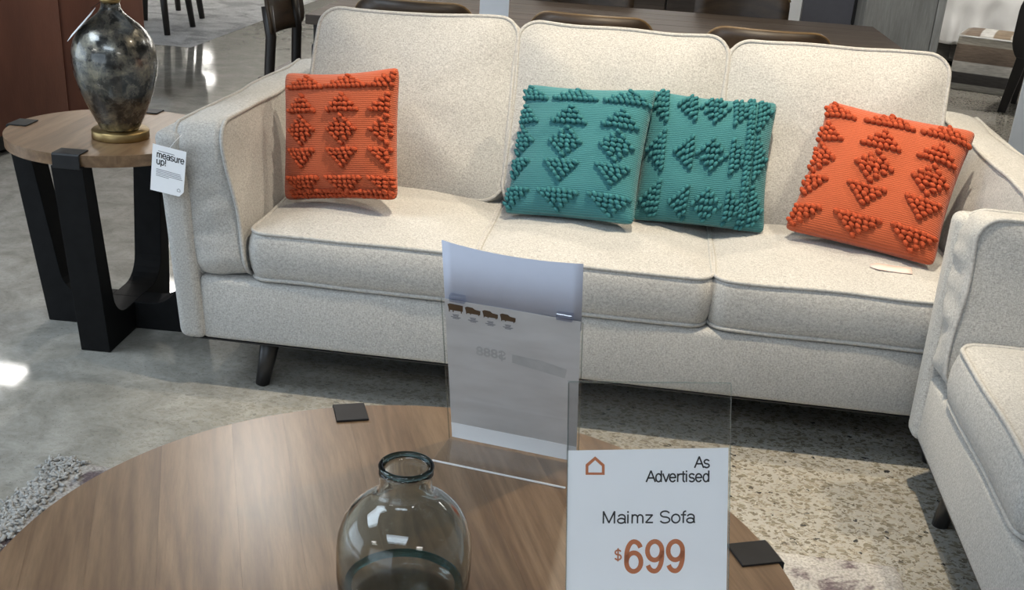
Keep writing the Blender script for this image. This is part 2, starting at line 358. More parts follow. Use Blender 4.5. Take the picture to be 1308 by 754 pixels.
# ------------------------------------------------------------------ the sofas
def build_sofa(name, label, W, widths, loc, rz, seed):
    root = thing(name, label, 'sofa', loc, rz); D = 1.10; ZB = .143; fb = M['fabric']
    arm = .19
    # base rail under the seat
    b = box_bm(.055, W-.055, .012, D-.03, ZB, .318, .018, 3); bmk('base', b, fb, root, True)
    # arm slabs lean slightly outwards
    for side in (0, 1):
        bm = box_bm(0, .072, .0, D, ZB, .690, .022, 4)
        for vtx in bm.verts:
            k = (vtx.co.z-ZB)/.55; vtx.co.x -= .036*k
            vtx.co.x += .003*noise.noise(vtx.co*5+Vector((seed, 0, 0)))
            if side: vtx.co.x = W-vtx.co.x
        bmk('arm', bm, fb, root, True)
        c = cushion('arm_cushion', 1.06, .395, .125, .055, .010, fb, root, seed+side+20, .005, .016, .008, .0055, box_wr=.012)
        s = -1 if side else 1
        cx = .098 if not side else W-.098
        c.location = (cx, .543, .515)
        c.rotation_euler = Euler((0, 0, PI/2), 'XYZ')
        lean = Matrix.Rotation(-s*R(7.5), 4, 'Y'); c.matrix_local = Matrix.Translation(c.location) @ lean @ Matrix.Rotation(PI/2, 4, 'Z')
    bmk('dark_underside', box_bm(.03, W-.03, .02, D-.04, ZB-.004, ZB-.0005), M['blackmetal'], root)  # unseen black lining, added to cut bounce light under the sofa
    # unseen black block, added to stop light reaching under the sofa from behind
    bmk('light_block', box_bm(.08, W-.08, D-.14, D-.06, .004, ZB+.004), M['blackmetal'], root)
    # back frame
    bm = box_bm(.10, W-.10, .87, D, ZB, .69, .03, 4); bmk('back', bm, fb, root, True)
    x = arm
    for i, cw in enumerate(widths):
        c = cushion('seat_cushion', cw-.006, .66, .125, .045, .030, fb, root, seed+i, .004, .005, .014, .0055)
        # lies flat: local -y becomes up
        c.matrix_local = Matrix.Translation((x+cw/2, .345, .388)) @ Matrix.Rotation(-PI/2, 4, 'X')
        x += cw
    x = arm; 
    for i, cw in enumerate(widths):
        cwb = cw if i < len(widths)-1 else cw-.02
        c = cushion('back_cushion', cwb-.004, .52, .15, .06, .045, fb, root, seed+i+10, .009, .012, .018, .0058, puffb=.03)
        c.matrix_local = Matrix.Translation((x+cwb/2, .633, .663)) @ Matrix.Rotation(-R(27), 4, 'X')
        x += cw
    for (lx, ly, dx, dy) in ((.225, .085, -.027, -.015), (W-.225, .085, .027, -.015), (.225, D-.12, -.027, .015), (W-.225, D-.12, .027, .015)):
        tv, tf = tube([(lx, ly, ZB+.01), (lx+dx*.5, ly+dy*.5, .07), (lx+dx, ly+dy, 0)], .028, 16, False, .018); mk('leg', tv, tf, M['blackleg'], root)
    return root
SOFA = build_sofa('sofa', 'long cream chenille sofa with three seat cushions and orange and teal pillows', 2.17, [.585, .585, .62], (0, 0, 0), 0, 3)
SOFA2 = build_sofa('sofa', 'cream chenille sofa at right angles, cut off by the right picture edge', 1.56, [.59, .59], (1.862, -.045, 0), -PI/2, 41)

# ------------------------------------------------------------------ throw pillows
def knit_mat(name, c):
    mt, nt, bs = newmat(name)
    co = coords(nt)
    wv = N(nt, 'ShaderNodeTexWave', wave_type='BANDS', bands_direction='Z', i_Scale=62.0, i_Distortion=1.2); wv.inputs['Detail'].default_value = 1.0; L(nt, co, wv.inputs[0])
    wx = N(nt, 'ShaderNodeTexWave', wave_type='BANDS', bands_direction='X', i_Scale=75.0, i_Distortion=1.5); L(nt, co, wx.inputs[0])
    mu = N(nt, 'ShaderNodeMath', operation='MULTIPLY'); L(nt, wv.outputs[1], mu.inputs[0]); L(nt, wx.outputs[1], mu.inputs[1])
    ad = N(nt, 'ShaderNodeMath', operation='ADD'); L(nt, mu.outputs[0], ad.inputs[0]); L(nt, wv.outputs[1], ad.inputs[1])
    r = ramp(nt, ad.outputs[0], [(.1, [x*.82 for x in c]), (1.2, [min(1, x*1.08) for x in c])]); L(nt, r.outputs[0], bs.inputs['Base Color'])
    bs.inputs['Roughness'].default_value = .95; bs.inputs['Specular IOR Level'].default_value = .1; bs.inputs['Sheen Weight'].default_value = .2
    bump(nt, bs, ad.outputs[0], .45, .002); return mt
M['orange'] = knit_mat('orange_knit', (.42, .092, .038)); M['orange_t'] = plain('orange_tuft', (.37, .068, .028), .95, var=.3, scale=120, spec=.1)
M['teal'] = knit_mat('teal_knit', (.050, .19, .205)); M['teal_t'] = plain('teal_tuft', (.040, .155, .17), .95, var=.25, scale=120, spec=.1)
def pillow_depth(u, v_, t): return t*(max(0, 1-abs(u)**3)**.46)*(max(0, 1-abs(v_)**3)**.46)
def blob(vs, fs, c, d, lx, ly, lz):
    """one yarn loop: small ellipsoid along d in the xz plane"""
    n0 = len(vs); ca, sa = math.cos(d), math.sin(d); seg, rg = 8, 5
    ringz = []
    for i in range(1, rg):
        ph = PI*i/rg
        for k in range(seg):
            th = 2*PI*k/seg; a, b_, h = lx*math.cos(ph), lz*math.sin(ph)*math.cos(th), ly*math.sin(ph)*math.sin(th)
            vs.append((c[0]+a*ca-b_*sa, c[1]+h, c[2]+a*sa+b_*ca))
    t0 = len(vs); vs.append((c[0]+lx*ca, c[1], c[2]+lx*sa)); vs.append((c[0]-lx*ca, c[1], c[2]-lx*sa))
    for i in range(rg-2):
        for k in range(seg): a, b_ = n0+i*seg+k, n0+i*seg+(k+1) % seg; fs.append((a, b_, b_+seg, a+seg))
    for k in range(seg): fs.append((t0, n0+(k+1) % seg, n0+k)); fs.append((t0+1, n0+(rg-2)*seg+k, n0+(rg-2)*seg+(k+1) % seg))
def pillow(label, colour, s, loc, rot, motifs, turn=False, seed=0, t=.062):
    root = thing('throw_pillow', label, 'pillow', loc, group='knotted throw pillows on the sofa', rot=rot); n = 40; v, f = [], []; h = s/2
    sv = Vector((seed*5.1, seed, 2.2))
    def surf(u, v_, side):
        pin = .035*(abs(u)**3)*(abs(v_)**3)-.05*(abs(u)**12)*(abs(v_)**12)
        inx = 1-.045*(1-v_**2)*abs(u)**3+pin; inz = 1-(.05 if v_ > 0 else .012)*(1-u**2)*abs(v_)**3+pin
        y = side*pillow_depth(u, v_, t)
        y += .005*noise.noise(Vector((u*2.2, v_*2.2, side))+sv)*(1-max(abs(u), abs(v_))**4)
        return (u*h*inx, y, v_*h*inz)
    def warp(k): x = k/n*2-1; return math.sin(x*PI/2)*.55+x*.45
    for side in (-1, 1):
        o = len(v)
        for j in range(n+1):
            for i in range(n+1): v.append(surf(warp(i), warp(j), side))
        for j in range(n):
            for i in range(n):
                a = o+j*(n+1)+i; q = (a, a+1, a+n+2, a+n+1); f.append(q if side < 0 else q[::-1])
    bm = bmesh.new(); bv = [bm.verts.new(p) for p in v]
    for q in f:
        try: bm.faces.new([bv[i] for i in q])
        except ValueError: pass
    bmesh.ops.remove_doubles(bm, verts=bm.verts, dist=.0004)
    bmk('cover', bm, M[colour], root, True)
    rnd = random.Random(seed); st = .068                       # spacing of loops in uv
    for (kind, cu, cv, hw, hh) in motifs:
        vs, fs = [], []
        nj = int(round(2*hh/st)); 
        for j in range(nj+1):
            b_ = -hh+2*hh*j/nj if nj else 0; k = (b_+hh)/(2*hh)
            wdt = {'tri': hw*(1-k), 'inv': hw*k, 'dia': hw*(1-abs(2*k-1)), 'bar': hw}[kind]
            ni = max(0, int(wdt*2/(st*1.12)))
            for i in range(ni+1):
                a = (-wdt+2*wdt*i/ni) if ni else 0
                u, w_ = cu+a+rnd.uniform(-.006, .006), cv+b_+rnd.uniform(-.006, .006)
                if turn: u, w_ = w_, u
                if abs(u) > 1.0 or abs(w_) > .99: continue
                x, y, z = surf(max(-.985, min(.985, u)), max(-.985, min(.985, w_)), -1)
                blob(vs, fs, (x, y-.004, z), (0 if not turn else PI/2)+rnd.uniform(-.5, .2)-.45, .0098*s/.36, .0098, .0064*s/.36)
        if vs: mk('tufted_motif', vs, fs, M[colour+'_t'], root)
    return root
def rows(cols, top=True):
    mo = []
    for c in cols:
        mo += [('tri', c, .47, .24, .115), ('dia', c, .05, .225, .205), ('inv', c, -.38, .225, .12)]
        mo += [('tri', c+.02, .82, .31, .09), ('inv', c, -.81, .28, .12)]
    return mo
pillow('orange knotted pillow leaning on the left sofa arm', 'orange', .335, (.362, .272, .655), (-.303, -.16, -.226), rows([-.52, .22, .94])+[('bar', .1, -.93, .85, .03)], False, 1)
pillow('teal knotted pillow with level rows, left one of the pair', 'teal', .362, (.988, .366, .645), (-.52, -.089, -.273), rows([-.90, -.12, .66]), False, 2)
pillow('teal knotted pillow turned on its side, right one of the pair', 'teal', .350, (1.322, .418, .641), (-.44, .03, .07), rows([-.72, .04, .78])+[('bar', .0, .60, .98, .025)], True, 3)
pillow('orange knotted pillow tilted against the right sofa arm', 'orange', .378, (1.772, .368, .643), (-.66, .064, -.309), rows([-.90, -.10, .66]), False, 4)

# ------------------------------------------------------------------ round tables
def round_table(name, label, cat, loc, phi, rad, ht, th, cuts, legw, cap, foot, beam, legt, lift=.001):
    root = thing(name, label, cat, loc, phi); eps = .00008
    # planks clipped to the round, running along local x (the line of two legs)
    for a, b_ in zip(cuts, cuts[1:]):
        a += eps; b_ -= eps; n = 26; top = []
        def edge(y): return math.sqrt(max(0, rad*rad-y*y))
        ys = [a+(b_-a)*k/n for k in range(n+1)]
        if a < -rad*.98: ys = [-rad*math.cos(PI/2*k/n) for k in range(n+1)]; ys = [y for y in ys if y <= b_]+[b_]
        if b_ > rad*.98: ys = [rad*math.cos(PI/2*k/n) for k in range(n+1)][::-1]; ys = [a]+[y for y in ys if y >= a]
        poly = [(edge(y), y) for y in ys]+[(-edge(y), y) for y in ys[::-1]]
        cl = []
        for p in poly:
            if not cl or (Vector(p)-Vector(cl[-1])).length > 1e-4: cl.append(p)
        if (Vector(cl[0])-Vector(cl[-1])).length < 1e-4: cl.pop()
        bm = bmesh.new(); vt = [bm.verts.new((x, y, ht)) for x, y in cl]; vb = [bm.verts.new((x*.985, y*.985 if abs(y) > rad*.9 else y, ht-th)) for x, y in cl]; k = len(cl)
        bm.faces.new(vt); bm.faces.new(vb[::-1])
        for i in range(k): bm.faces.new((vt[i], vb[i], vb[(i+1) % k], vt[(i+1) % k]))
        bmk('plank', bm, M['tablewood'], root)
    for k in range(4):
        g = legt; zt = ht-th-.0005
        # half of a U: leg leaning in towards the floor, filleted into the cross beam
        o0, o1 = rad+.006, rad*foot
        cx_ = 0 if k % 2 == 0 else legw/2
        poly = [(cx_, lift), (o1, lift), (o0, ht-th+.002)]
        inn = [(o0-g, ht-th+.002)]; bx = o1-g*1.15; fr = .07
        for i in range(7):
            a = PI*i/12; inn.append((bx-fr+fr*math.cos(a)+(o0-g-bx)*.18*(1-i/6), beam+fr-fr*math.sin(a)))
        poly += inn+[(cx_, beam)]
        lg = prism('leg', poly, -legw/2, legw/2, M['blackwood'], root, .002, rot=(0, 0, k*PI/2))
        cp = [(rad-cap, ht+.0005), (rad-cap, ht+.004), (rad+.004, ht+.004), (rad+.0085, ht), (rad+.0085, ht-th-.004), (rad+.001, ht-th-.004), (rad+.001, ht+.0005)]
        c = prism('leg_cap', cp, -legw/2*.86, legw/2*.86, M['cap'], lg, .001)
    return root
COFFEE = round_table('coffee_table', 'round brown wooden coffee table with black inlaid leg caps', 'table', (.903, -1.373, 0), 1.96, .5424, .46, .035,
    [-.5424, -.46, -.375, -.28, -.17, -.09, .005, .115, .20, .31, .40, .48, .5424], .064, .058, .82, .09, .06, .0095)
SIDE = round_table('side_table', 'small round wooden side table with black slab legs carrying the lamp', 'table', (-.326, .375, 0), 1.61, .283, .582, .032,
    [-.283, -.21, -.12, -.03, .06, .14, .22, .283], .085, .05, .80, .085, .055)

# ------------------------------------------------------------------ table lamp
def mercury():
    mt, nt, bs = newmat('mercury_glass'); c = coords(nt)
    a = N(nt, 'ShaderNodeTexNoise', i_Scale=22.0, i_Detail=8.0, i_Roughness=.7, i_Distortion=.4); L(nt, c, a.inputs[0])
    b = N(nt, 'ShaderNodeTexNoise', i_Scale=60.0, i_Detail=4.0, i_Roughness=.6); L(nt, c, b.inputs[0])
    mx = N(nt, 'ShaderNodeMath', operation='MULTIPLY_ADD'); L(nt, b.outputs[0], mx.inputs[0]); mx.inputs[1].default_value = .35; L(nt, a.outputs[0], mx.inputs[2])
    r = ramp(nt, mx.outputs[0], [(.50, (.035, .036, .036)), (.62, (.09, .09, .085)), (.74, (.19, .18, .15)), (.86, (.36, .33, .25))]); L(nt, r.outputs[0], bs.inputs['Base Color'])
    bs.inputs['Metallic'].default_value = .85
    rr = ramp(nt, mx.outputs[0], [(.55, (.18, .18, .18)), (.85, (.45, .45, .45))]); L(nt, rr.outputs[0], bs.inputs['Roughness'])
    bs.inputs['Coat Weight'].default_value = .6; bs.inputs['Coat Roughness'].default_value = .08
    bump(nt, bs, b.outputs[0], .15, .001); return mt
LAMP = thing('table_lamp', 'mercury glass table lamp with round brass foot on the side table', 'lamp', (-.272, .315, .582))
lathe('base', [(.0, 0), (.075, 0), (.076, .003), (.076, .021), (.074, .024), (.0, .024)], M['brass'], LAMP, 64, cap0=False, cap1=False)
lathe('body', [(.048, .024), (.053, .03), (.060, .045), (.072, .07), (.085, .10), (.097, .135), (.106, .17), (.111, .205), (.109, .235), (.101, .262), (.087, .286), (.068, .305), (.048, .320), (.033, .333), (.026, .345), (.023, .36)], mercury(), LAMP, 72, cap0=True, cap1=True)
lathe('neck', [(.024, .358), (.027, .362), (.027, .372), (.012, .376), (.010, .43), (.016, .432), (.016, .47), (.0, .472)], M['brass'], LAMP, 32, cap0=True, cap1=False)
lathe('shade', [(.205, .47), (.165, .72), (.163, .72), (.203, .47)], M['linen'], LAMP, 64, cap0=False, cap1=False)
t_ = thing('hang_tag', 'white paper tag hanging from the lamp neck', 'tag', (-.326, .255, .887))
bm = box_bm(-.024, .024, -.0006, .0006, -.052, .052, 0); tg = bmk('card', bm, M['paper'], t_)
za = Vector((.70, 0, .72)).normalized(); xa_ = Vector((-.30, .93, .12)); xa_ = (xa_-za*xa_.dot(za)).normalized(); tg.matrix_local = Matrix((xa_, za.cross(xa_), za)).transposed().to_4x4()
tv, tf = tube([(.028, .005, .042), (.04, .03, .055), (.046, .053, .06)], .0008, 5); mk('string', tv, tf, M['ink'], t_)

# ------------------------------------------------------------------ printed text
def text_mesh(name, body, size, mt, parent, loc, rot=(PI/2, 0, 0), align='LEFT', bold=0.0, sx=1.0, mirror=False, ext=.00012):
    cu = bpy.data.curves.new('txt', 'FONT'); cu.body = body; cu.size = size; cu.align_x = align; cu.offset = bold; cu.extrude = ext; cu.resolution_u = 3
    o = bpy.data.objects.new('txt', cu); COL.objects.link(o); bpy.context.view_layer.update()
    me = bpy.data.meshes.new_from_object(o.evaluated_get(bpy.context.evaluated_depsgraph_get())); bpy.data.objects.remove(o)
    me.materials.clear(); me.materials.append(mt); p = bpy.data.objects.new(name, me); link(p, parent); p.location = loc; p.rotation_euler = rot
    p.scale = ((-sx if mirror else sx), 1, 1); return p

# plain grotesque lettering drawn as flat strokes (cap height .72)
def _arc(cx, cy, rx, ry, a0, a1, n=14): return [(cx+rx*math.cos(R(a0+(a1-a0)*k/n)), cy+ry*math.sin(R(a0+(a1-a0)*k/n))) for k in range(n+1)]
def _el(cx, cy, rx, ry): return _arc(cx, cy, rx, ry, 90, 450, 26)
def _ln(*p): return [list(q) for q in zip(p, p[1:])]
SIX = _arc(.26, .52, .20, .20, 22, 90, 6)+_arc(.26, .36, .205, .36, 90, 180, 8)+_arc(.265, .225, .21, .225, 180, 535, 26)
GL = {'A': (_ln((.0, 0), (.33, .72), (.66, 0))+[[(.12, .25), (.54, .25)]], .66),
 's': ([_arc(.23, .385, .18, .135, 25, 270)+_arc(.23, .125, .19, .125, 90, -155)], .5),
 'S': ([_arc(.31, .54, .25, .18, 22, 270)+_arc(.31, .18, .27, .18, 90, -158)], .66),
 'd': ([_el(.24, .26, .20, .26), [(.44, .72), (.44, 0)]], .56),
 'a': ([_arc(.25, .36, .19, .16, 160, 0)+[(.44, .1), (.47, 0)], _el(.23, .145, .20, .145)], .54),
 'v': (_ln((.0, .52), (.23, 0), (.46, .52)), .48),
 'e': ([[(.03, .27), (.46, .27)]+_arc(.245, .26, .22, .26, 0, 325, 22)], .55),
 'r': ([[(.07, .52), (.07, 0)], _arc(.27, .30, .20, .20, 180, 75, 8)], .34),
 't': ([[(.14, .68), (.14, .12)]+_arc(.25, .12, .11, .12, 180, 270, 5), [(.0, .50), (.28, .50)]], .32),
 'i': ([[(.06, 0), (.06, .52)], [(.06, .64), (.06, .72)]], .23),
 'M': (_ln((.06, 0), (.06, .72), (.37, .03), (.68, .72), (.68, 0)), .83),
 'm': ([[(.07, .52), (.07, 0)], _arc(.22, .33, .15, .17, 180, 0)+[(.37, 0)], _arc(.52, .33, .15, .17, 180, 0)+[(.67, 0)]], .81),
 'z': (_ln((.02, .49), (.40, .49), (.03, .03), (.42, .03)), .5),
 'o': ([_el(.26, .26, .23, .26)], .56),
 'f': ([[(.13, 0), (.13, .56)]+_arc(.25, .58, .12, .13, 180, 80, 6), [(.0, .49), (.27, .49)]], .30),
 'u': ([[(.07, .52), (.07, .2)]+_arc(.25, .19, .18, .19, 180, 360), [(.43, .52), (.43, 0)]], .56),
 'p': ([[(.07, .52), (.07, -.2)], _el(.27, .26, .20, .26)], .56),
 '!': ([[(.09, .72), (.09, .22)], [(.09, .09), (.09, 0)]], .25),
 '$': ([_arc(.27, .52, .20, .16, 25, 270)+_arc(.27, .18, .22, .18, 90, -155), [(.27, .80), (.27, -.09)]], .56),
 '6': ([SIX], .60), '9': ([[(.53-x, .72-y) for x, y in SIX]], .60), ' ': ([], .30)}
def lettering(body, x0, x1, z0, cap_h, wt, mt, parent, y, slope=0.0):
    """one word line as one mesh, drawn in the parent's xz plane"""
    tot = sum(GL[c][1] for c in body)-.06; kx = (x1-x0)/tot; kz = cap_h/.72; vs, fs = [], []; pen = 0; hw = wt/2
    for c in body:
        for path in GL[c][0]:
            P = [Vector(((px+pen)*kx, pz*kz)) for px, pz in path]
            P = [p for k, p in enumerate(P) if k == 0 or (p-P[k-1]).length > 1e-7]
            n = len(P); closed = (P[0]-P[-1]).length < 1e-6
            for k, p in enumerate(P):
                a = P[k-1] if k else (P[-2] if closed else P[0]); b = P[k+1] if k < n-1 else (P[1] if closed else P[-1])
                d = (b-a).normalized(); nr = Vector((-d.y, d.x))*hw
                e = d*(-.35*hw if (k == 0 and not closed) else (.35*hw if (k == n-1 and not closed) else 0))
                for q in (p+nr+e, p-nr+e): vs.append((x0+q.x, y, z0+q.y+slope*q.x))
            o = len(vs)-2*n
            for k in range(n-1): a = o+2*k; fs.append((a, a+1, a+3, a+2))
        pen += GL[c][1]
    return mk('lettering', vs, fs, mt, parent, False)
def card(name, poly, mt, parent=None, t=.0004, y=0):
    return prism(name, poly, y-t, y+t, mt, parent)

# front price sign: clear sleeve and card, leaning back
TOPZ = .4605
def leanrot(yaw, lean, roll=0): return Euler((lean, roll, yaw), 'XYZ')
FS = thing('sign_holder', 'clear acrylic sign holder at the front of the coffee table', 'sign holder', (1.229, -1.316, TOPZ+.0035), rot=leanrot(.242, -.413))
w2, hh = .111, .285
card('front_sheet', [(-w2, .0), (w2, .0), (w2, hh), (-w2, hh)], M['acrylic'], FS, .0009, -.0042)
card('back_sheet', [(-w2, .0), (w2, .0), (w2, hh), (-w2, hh)], M['acrylic'], FS, .0009, .0042)
for nm, (a, b_, c, d) in dict(top=(-w2, w2, hh, hh+.0022), ).items():
    bmk('edge_strip', box_bm(a, b_, -.0052, .0052, c, d, .0005, 1), M['acrylicedge'], FS)
for sx in (-1, 1): bmk('edge_strip', box_bm(sx*w2-.0007, sx*w2+.0007, -.0052, -.0033, 0, hh, 0), M['acrylicedge'], FS)
ft = box_bm(-w2, w2, -.085, 0, -.0012, .0012, .0004, 1); f_ = bmk('foot', ft, M['acrylic'], FS, rot=(.413, 0, 0))
PC = thing('price_card', 'white price card reading Maimz Sofa $699 in acrylic holder', 'card', FS.location, rot=FS.rotation_euler)
card('paper', [(-.110, .001), (.110, .001), (.110, .1985), (-.110, .1945)], M['paper'], PC, .0003, 0)
def fpx(px, py): return (.001073*px+.000015*py-.897473, -.000007*px-.00105*py+.804878)   # layout of the print on the card
def ftext(body, px0, px1, base, cap_px, weight, mt):
    x0, z = fpx(px0, base); x1, z1 = fpx(px1, base)
    return lettering(body, x0, x1, z, cap_px*.00105, weight, mt, PC, -.0006)
ftext('As', 887, 906, 597, 14, .0021, M['ink']); ftext('Advertised', 825, 906, 615.5, 14, .0021, M['ink'])
ftext('Maimz Sofa', 769, 887, 668.5, 15, .0021, M['ink'])
ftext('$', 784, 793, 715, 13, .0021, M['orangeink']); ftext('699', 797, 874, 730, 38, .0064, M['orangeink'])
# house-outline emblem
bm = bmesh.new()
out = [fpx(*p) for p in [(748, 607), (748, 594), (760, 583.5), (772, 594), (772, 607)]]; inn = [fpx(*p) for p in [(751.5, 604), (751.5, 596), (760, 588.3), (768.5, 596), (768.5, 604)]]
vo_ = [bm.verts.new((x, -.0006, z)) for x, z in out]; vi_ = [bm.verts.new((x, -.0006, z)) for x, z in inn]
for k in range(5): bm.faces.new((vo_[k], vo_[(k+1) % 5], vi_[(k+1) % 5], vi_[k]))
bmk('emblem', bm, M['orangeink'], PC)

# rear sign: L-shaped acrylic, printed sheet, taller header card held by two clips
BS = thing('sign_holder', 'clear L-shaped acrylic holder behind the vase on the coffee table', 'sign holder', (1.0, -.958, TOPZ+.0015), rot=leanrot(-.16, .24))
hh = .283
card('front_sheet', [(-w2, .0), (w2, .0), (w2, hh), (-w2, hh)], M['acrylic'], BS, .0009, -.003)
bmk('foot', box_bm(-w2, w2, -.085, 0, -.0012, .0012, .0004, 1), M['acrylic'], BS, rot=(-.24, 0, 0))
bmk('edge_strip', box_bm(-w2, w2, -.0862, -.0846, -.0012, .0014, 0), M['white'], BS, rot=(-.24, 0, 0))
for sx in (-1, 1): bmk('edge_strip', box_bm(sx*w2-.0008, sx*w2+.0008, -.004, -.002, 0, hh, 0), M['acrylicedge'], BS)
for u in (-.085, .083): bmk('clip', box_bm(u-.0125, u+.0125, -.007, .003, hh-.001, hh+.011, .001, 1), acrylic('clip_plastic', (.8, .84, .92), .12, .15) if u < 0 else bpy.data.materials['clip_plastic'], BS)
SP = thing('printed_sheet', 'greyish printed sheet with four small brown sofa pictures in acrylic holder', 'paper', BS.location, rot=BS.rotation_euler)
pm_, nt, bs = newmat('thin_print_paper'); n = N(nt, 'ShaderNodeTexNoise', i_Scale=9.0, i_Detail=4.0); L(nt, coords(nt, (1, 1, 4)), n.inputs[0])
r = ramp(nt, n.outputs[0], [(.3, (.47, .45, .44)), (.7, (.57, .555, .55))]); L(nt, r.outputs[0], bs.inputs['Base Color']); bs.inputs['Roughness'].default_value = .8
card('paper', [(-.107, .004), (.107, .004), (.107, hh-.001), (-.107, hh-.001)], pm_, SP, .0003, 0)
card('lower_strip', [(-.107, .002), (.107, .002), (.107, .034), (-.107, .034)], M['paper'], SP, .0002, -.0007)
for k, (u, nm) in enumerate([(-.090, 0), (-.062, 1), (-.034, 2), (-.006, 3)]):
    zz = hh-.014-k*.0008; wd = .0125; pts = [(u-wd, zz+.004), (u-wd*.7, zz+.006), (u, zz+.0055), (u+wd*.3, zz+.0025 if k else zz+.0055), (u+wd, zz+.0015 if k else zz+.005), (u+wd*.95, zz-.006), (u-wd*.85, zz-.006)]
    ic = card('sofa_picture', pts, M['brownink'], SP, .0001, -.0006)
    for q in (-.8, -.3, .75): card('picture_leg', [(u+wd*q-.0008, zz-.0095 if k == 0 else zz-.0078), (u+wd*q+.0008, zz-.0095 if k == 0 else zz-.0078), (u+wd*q+.0008, zz-.005), (u+wd*q-.0008, zz-.005)], M['brownink'], ic, .0001, -.0006)
    for j, hw in enumerate((.005, .004, .008, .005)): card('caption_line', [(u-hw, zz-.0145-j*.0023), (u+hw, zz-.0145-j*.0023), (u+hw, zz-.0132-j*.0023), (u-hw, zz-.0132-j*.0023)], M['greyink'], SP, .0001, -.0006)
text_mesh('show_through', '$888', .024, M['ghostink'], SP, (-.01, -.0006, .185), (PI/2, 0, 0), 'LEFT', .0006, 1.0, True)
card('show_through_block', [(.0, .182), (.085, .170), (.088, .188), (.045, .196), (.0, .198)], M['ghostink'], SP, .0001, -.0005)
HC = thing('header_card', 'blank pale blue-white card standing above the printed sheet', 'card', BS.location, rot=BS.rotation_euler)
v, f = [], []; nn = 14
for k in range(nn+1):
    u = -.1075+.215*k/nn; cv_ = .012*((u/.1075)**2-1)
    for z in (hh-.02, hh+.1015-.003*(k/nn)): 
        for dy in (.0022, .0028): v.append((u, dy+cv_*max(0, (z-hh+.02)/.12)**1.5, z))
for k in range(nn):
    a = k*4; b_ = a+4
    f += [(a, b_, b_+2, a+2), (a+1, a+3, b_+3, b_+1), (a+2, b_+2, b_+3, a+3), (a, a+1, b_+1, b_)]
f += [(0, 2, 3, 1), (nn*4, nn*4+1, nn*4+3, nn*4+2)]
mk('paper', v, f, plain('blueish_paper', (.50, .53, .63), .6, var=.02), HC)

# tag on the sofa arm
TG = thing('hang_tag', 'white paper tag reading measure up! on the left sofa arm', 'tag', (.008, -.019, .600), rot=(R(3), R(9), R(-4)))
card('paper', [(-.043, .058), (.045, .060), (.045, -.046), (.034, -.060), (-.043, -.063)], M['paper'], TG, .0005, 0)
lettering('measure', -.031, .041, .027, .0165, .0026, M['ink'], TG, -.0008, -.0); lettering('up!', -.031, -.005, .0095, .0165, .0026, M['ink'], TG, -.0008)
bm = box_bm(-.028, .015, -.0008, -.0006, .043, .0446, bm=bmesh.new()); bmk('small_print', bm, M['greyink'], TG)
for j, e in enumerate((.034, .036, .037, .040, .004)): bmk('small_print', box_bm(-.030, e, -.0008, -.0006, -.004-j*.0042, -.0026-j*.0042), M['greyink'], TG)
bm = bmesh.new(); o_ = [(.0155, -.048), (.0155, -.043), (.020, -.039), (.0245, -.043), (.0245, -.048)]; i_ = [(.0167, -.0468), (.0167, -.0435), (.020, -.0405), (.0233, -.0435), (.0233, -.0468)]
a = [bm.verts.new((x+.012, -.0008, z)) for x, z in o_]; b_ = [bm.verts.new((x+.012, -.0008, z)) for x, z in i_]
for k in range(5): bm.faces.new((a[k], a[(k+1) % 5], b_[(k+1) % 5], b_[k]))
bmk('emblem', bm, M['greyink'], TG)
tv, tf = tube([(-.0, 0, .057), (.01, .006, .075), (.02, .02, .092)], .0006, 5); mk('string', tv, tf, M['paper'], TG)
# care label under the right pillow
v, f = [], []
for k in range(7):
    x = -.05+.1*k/6
    for y in (-.02, .02):
        for z in (0, .0008): v.append((x, y+(.012 if k == 0 else 0)*(1 if y < 0 else -1), z+.0006*math.sin(k*1.3)))
for k in range(6):
    a = k*4; f += [(a, a+4, a+6, a+2), (a+1, a+3, a+7, a+5), (a, a+1, a+5, a+4), (a+2, a+6, a+7, a+3)]
f += [(0, 2, 3, 1), (24, 25, 27, 26)]
tag(mk('care_label', v, f, M['tagpink'], None, loc=(1.80, .168, .4748), rot=(.08, 0, -.1)), 'pale pink fabric label lying on the seat under the right orange pillow', 'label')

# ------------------------------------------------------------------ glass vase
def glass(name, col, ior=1.45):
    mt, nt, bs = newmat(name); bs.inputs['Base Color'].default_value = c4(col); bs.inputs['Transmission Weight'].default_value = 1
    bs.inputs['Roughness'].default_value = .0; bs.inputs['IOR'].default_value = ior; return mt
HB = .20
VB = thing('glass_vase', 'smoky blue-grey glass bottle vase with thick dark rim on coffee table', 'vase', (.913, -1.394, .4608))
outp = [(.0, 0), (.060, 0), (.072, .003), (.080, .011), (.0845, .025), (.0862, .05), (.0862, .085), (.084, .105), (.078, .123), (.068, .139), (.055, .151), (.044, .158), (.037, .163), (.0335, .169), (.0325, .178), (.0330, .188), (.0342, .194), (.0338, .1985), (.0315, .2005)]
inp = [(.0285, .1990), (.0268, .194), (.0268, .18), (.0285, .168), (.034, .1585), (.043, .153), (.054, .146), (.066, .1345), (.0755, .119), (.0812, .102), (.0832, .085), (.0832, .05), (.081, .030), (.074, .018), (.058, .0115), (.0, .0105)]
lathe('bottle', outp+inp, glass('smoky_glass', (.70, .75, .745), 1.42), VB, 96, cap0=False, cap1=False)

def torus(name, R0, r0, z, mt, parent):
    tv, tf = tube([(R0*math.cos(2*PI*k/80), R0*math.sin(2*PI*k/80), z) for k in range(80)], r0, 10, True); return mk(name, tv, tf, mt, parent)
torus('rim', .0312, .0036, .2028, glass('dark_rim_glass', (.10, .17, .19), 1.45), VB)
torus('base_ring', .0725, .0055, .0285, glass('teal_base_glass', (.16, .36, .42), 1.2), VB)
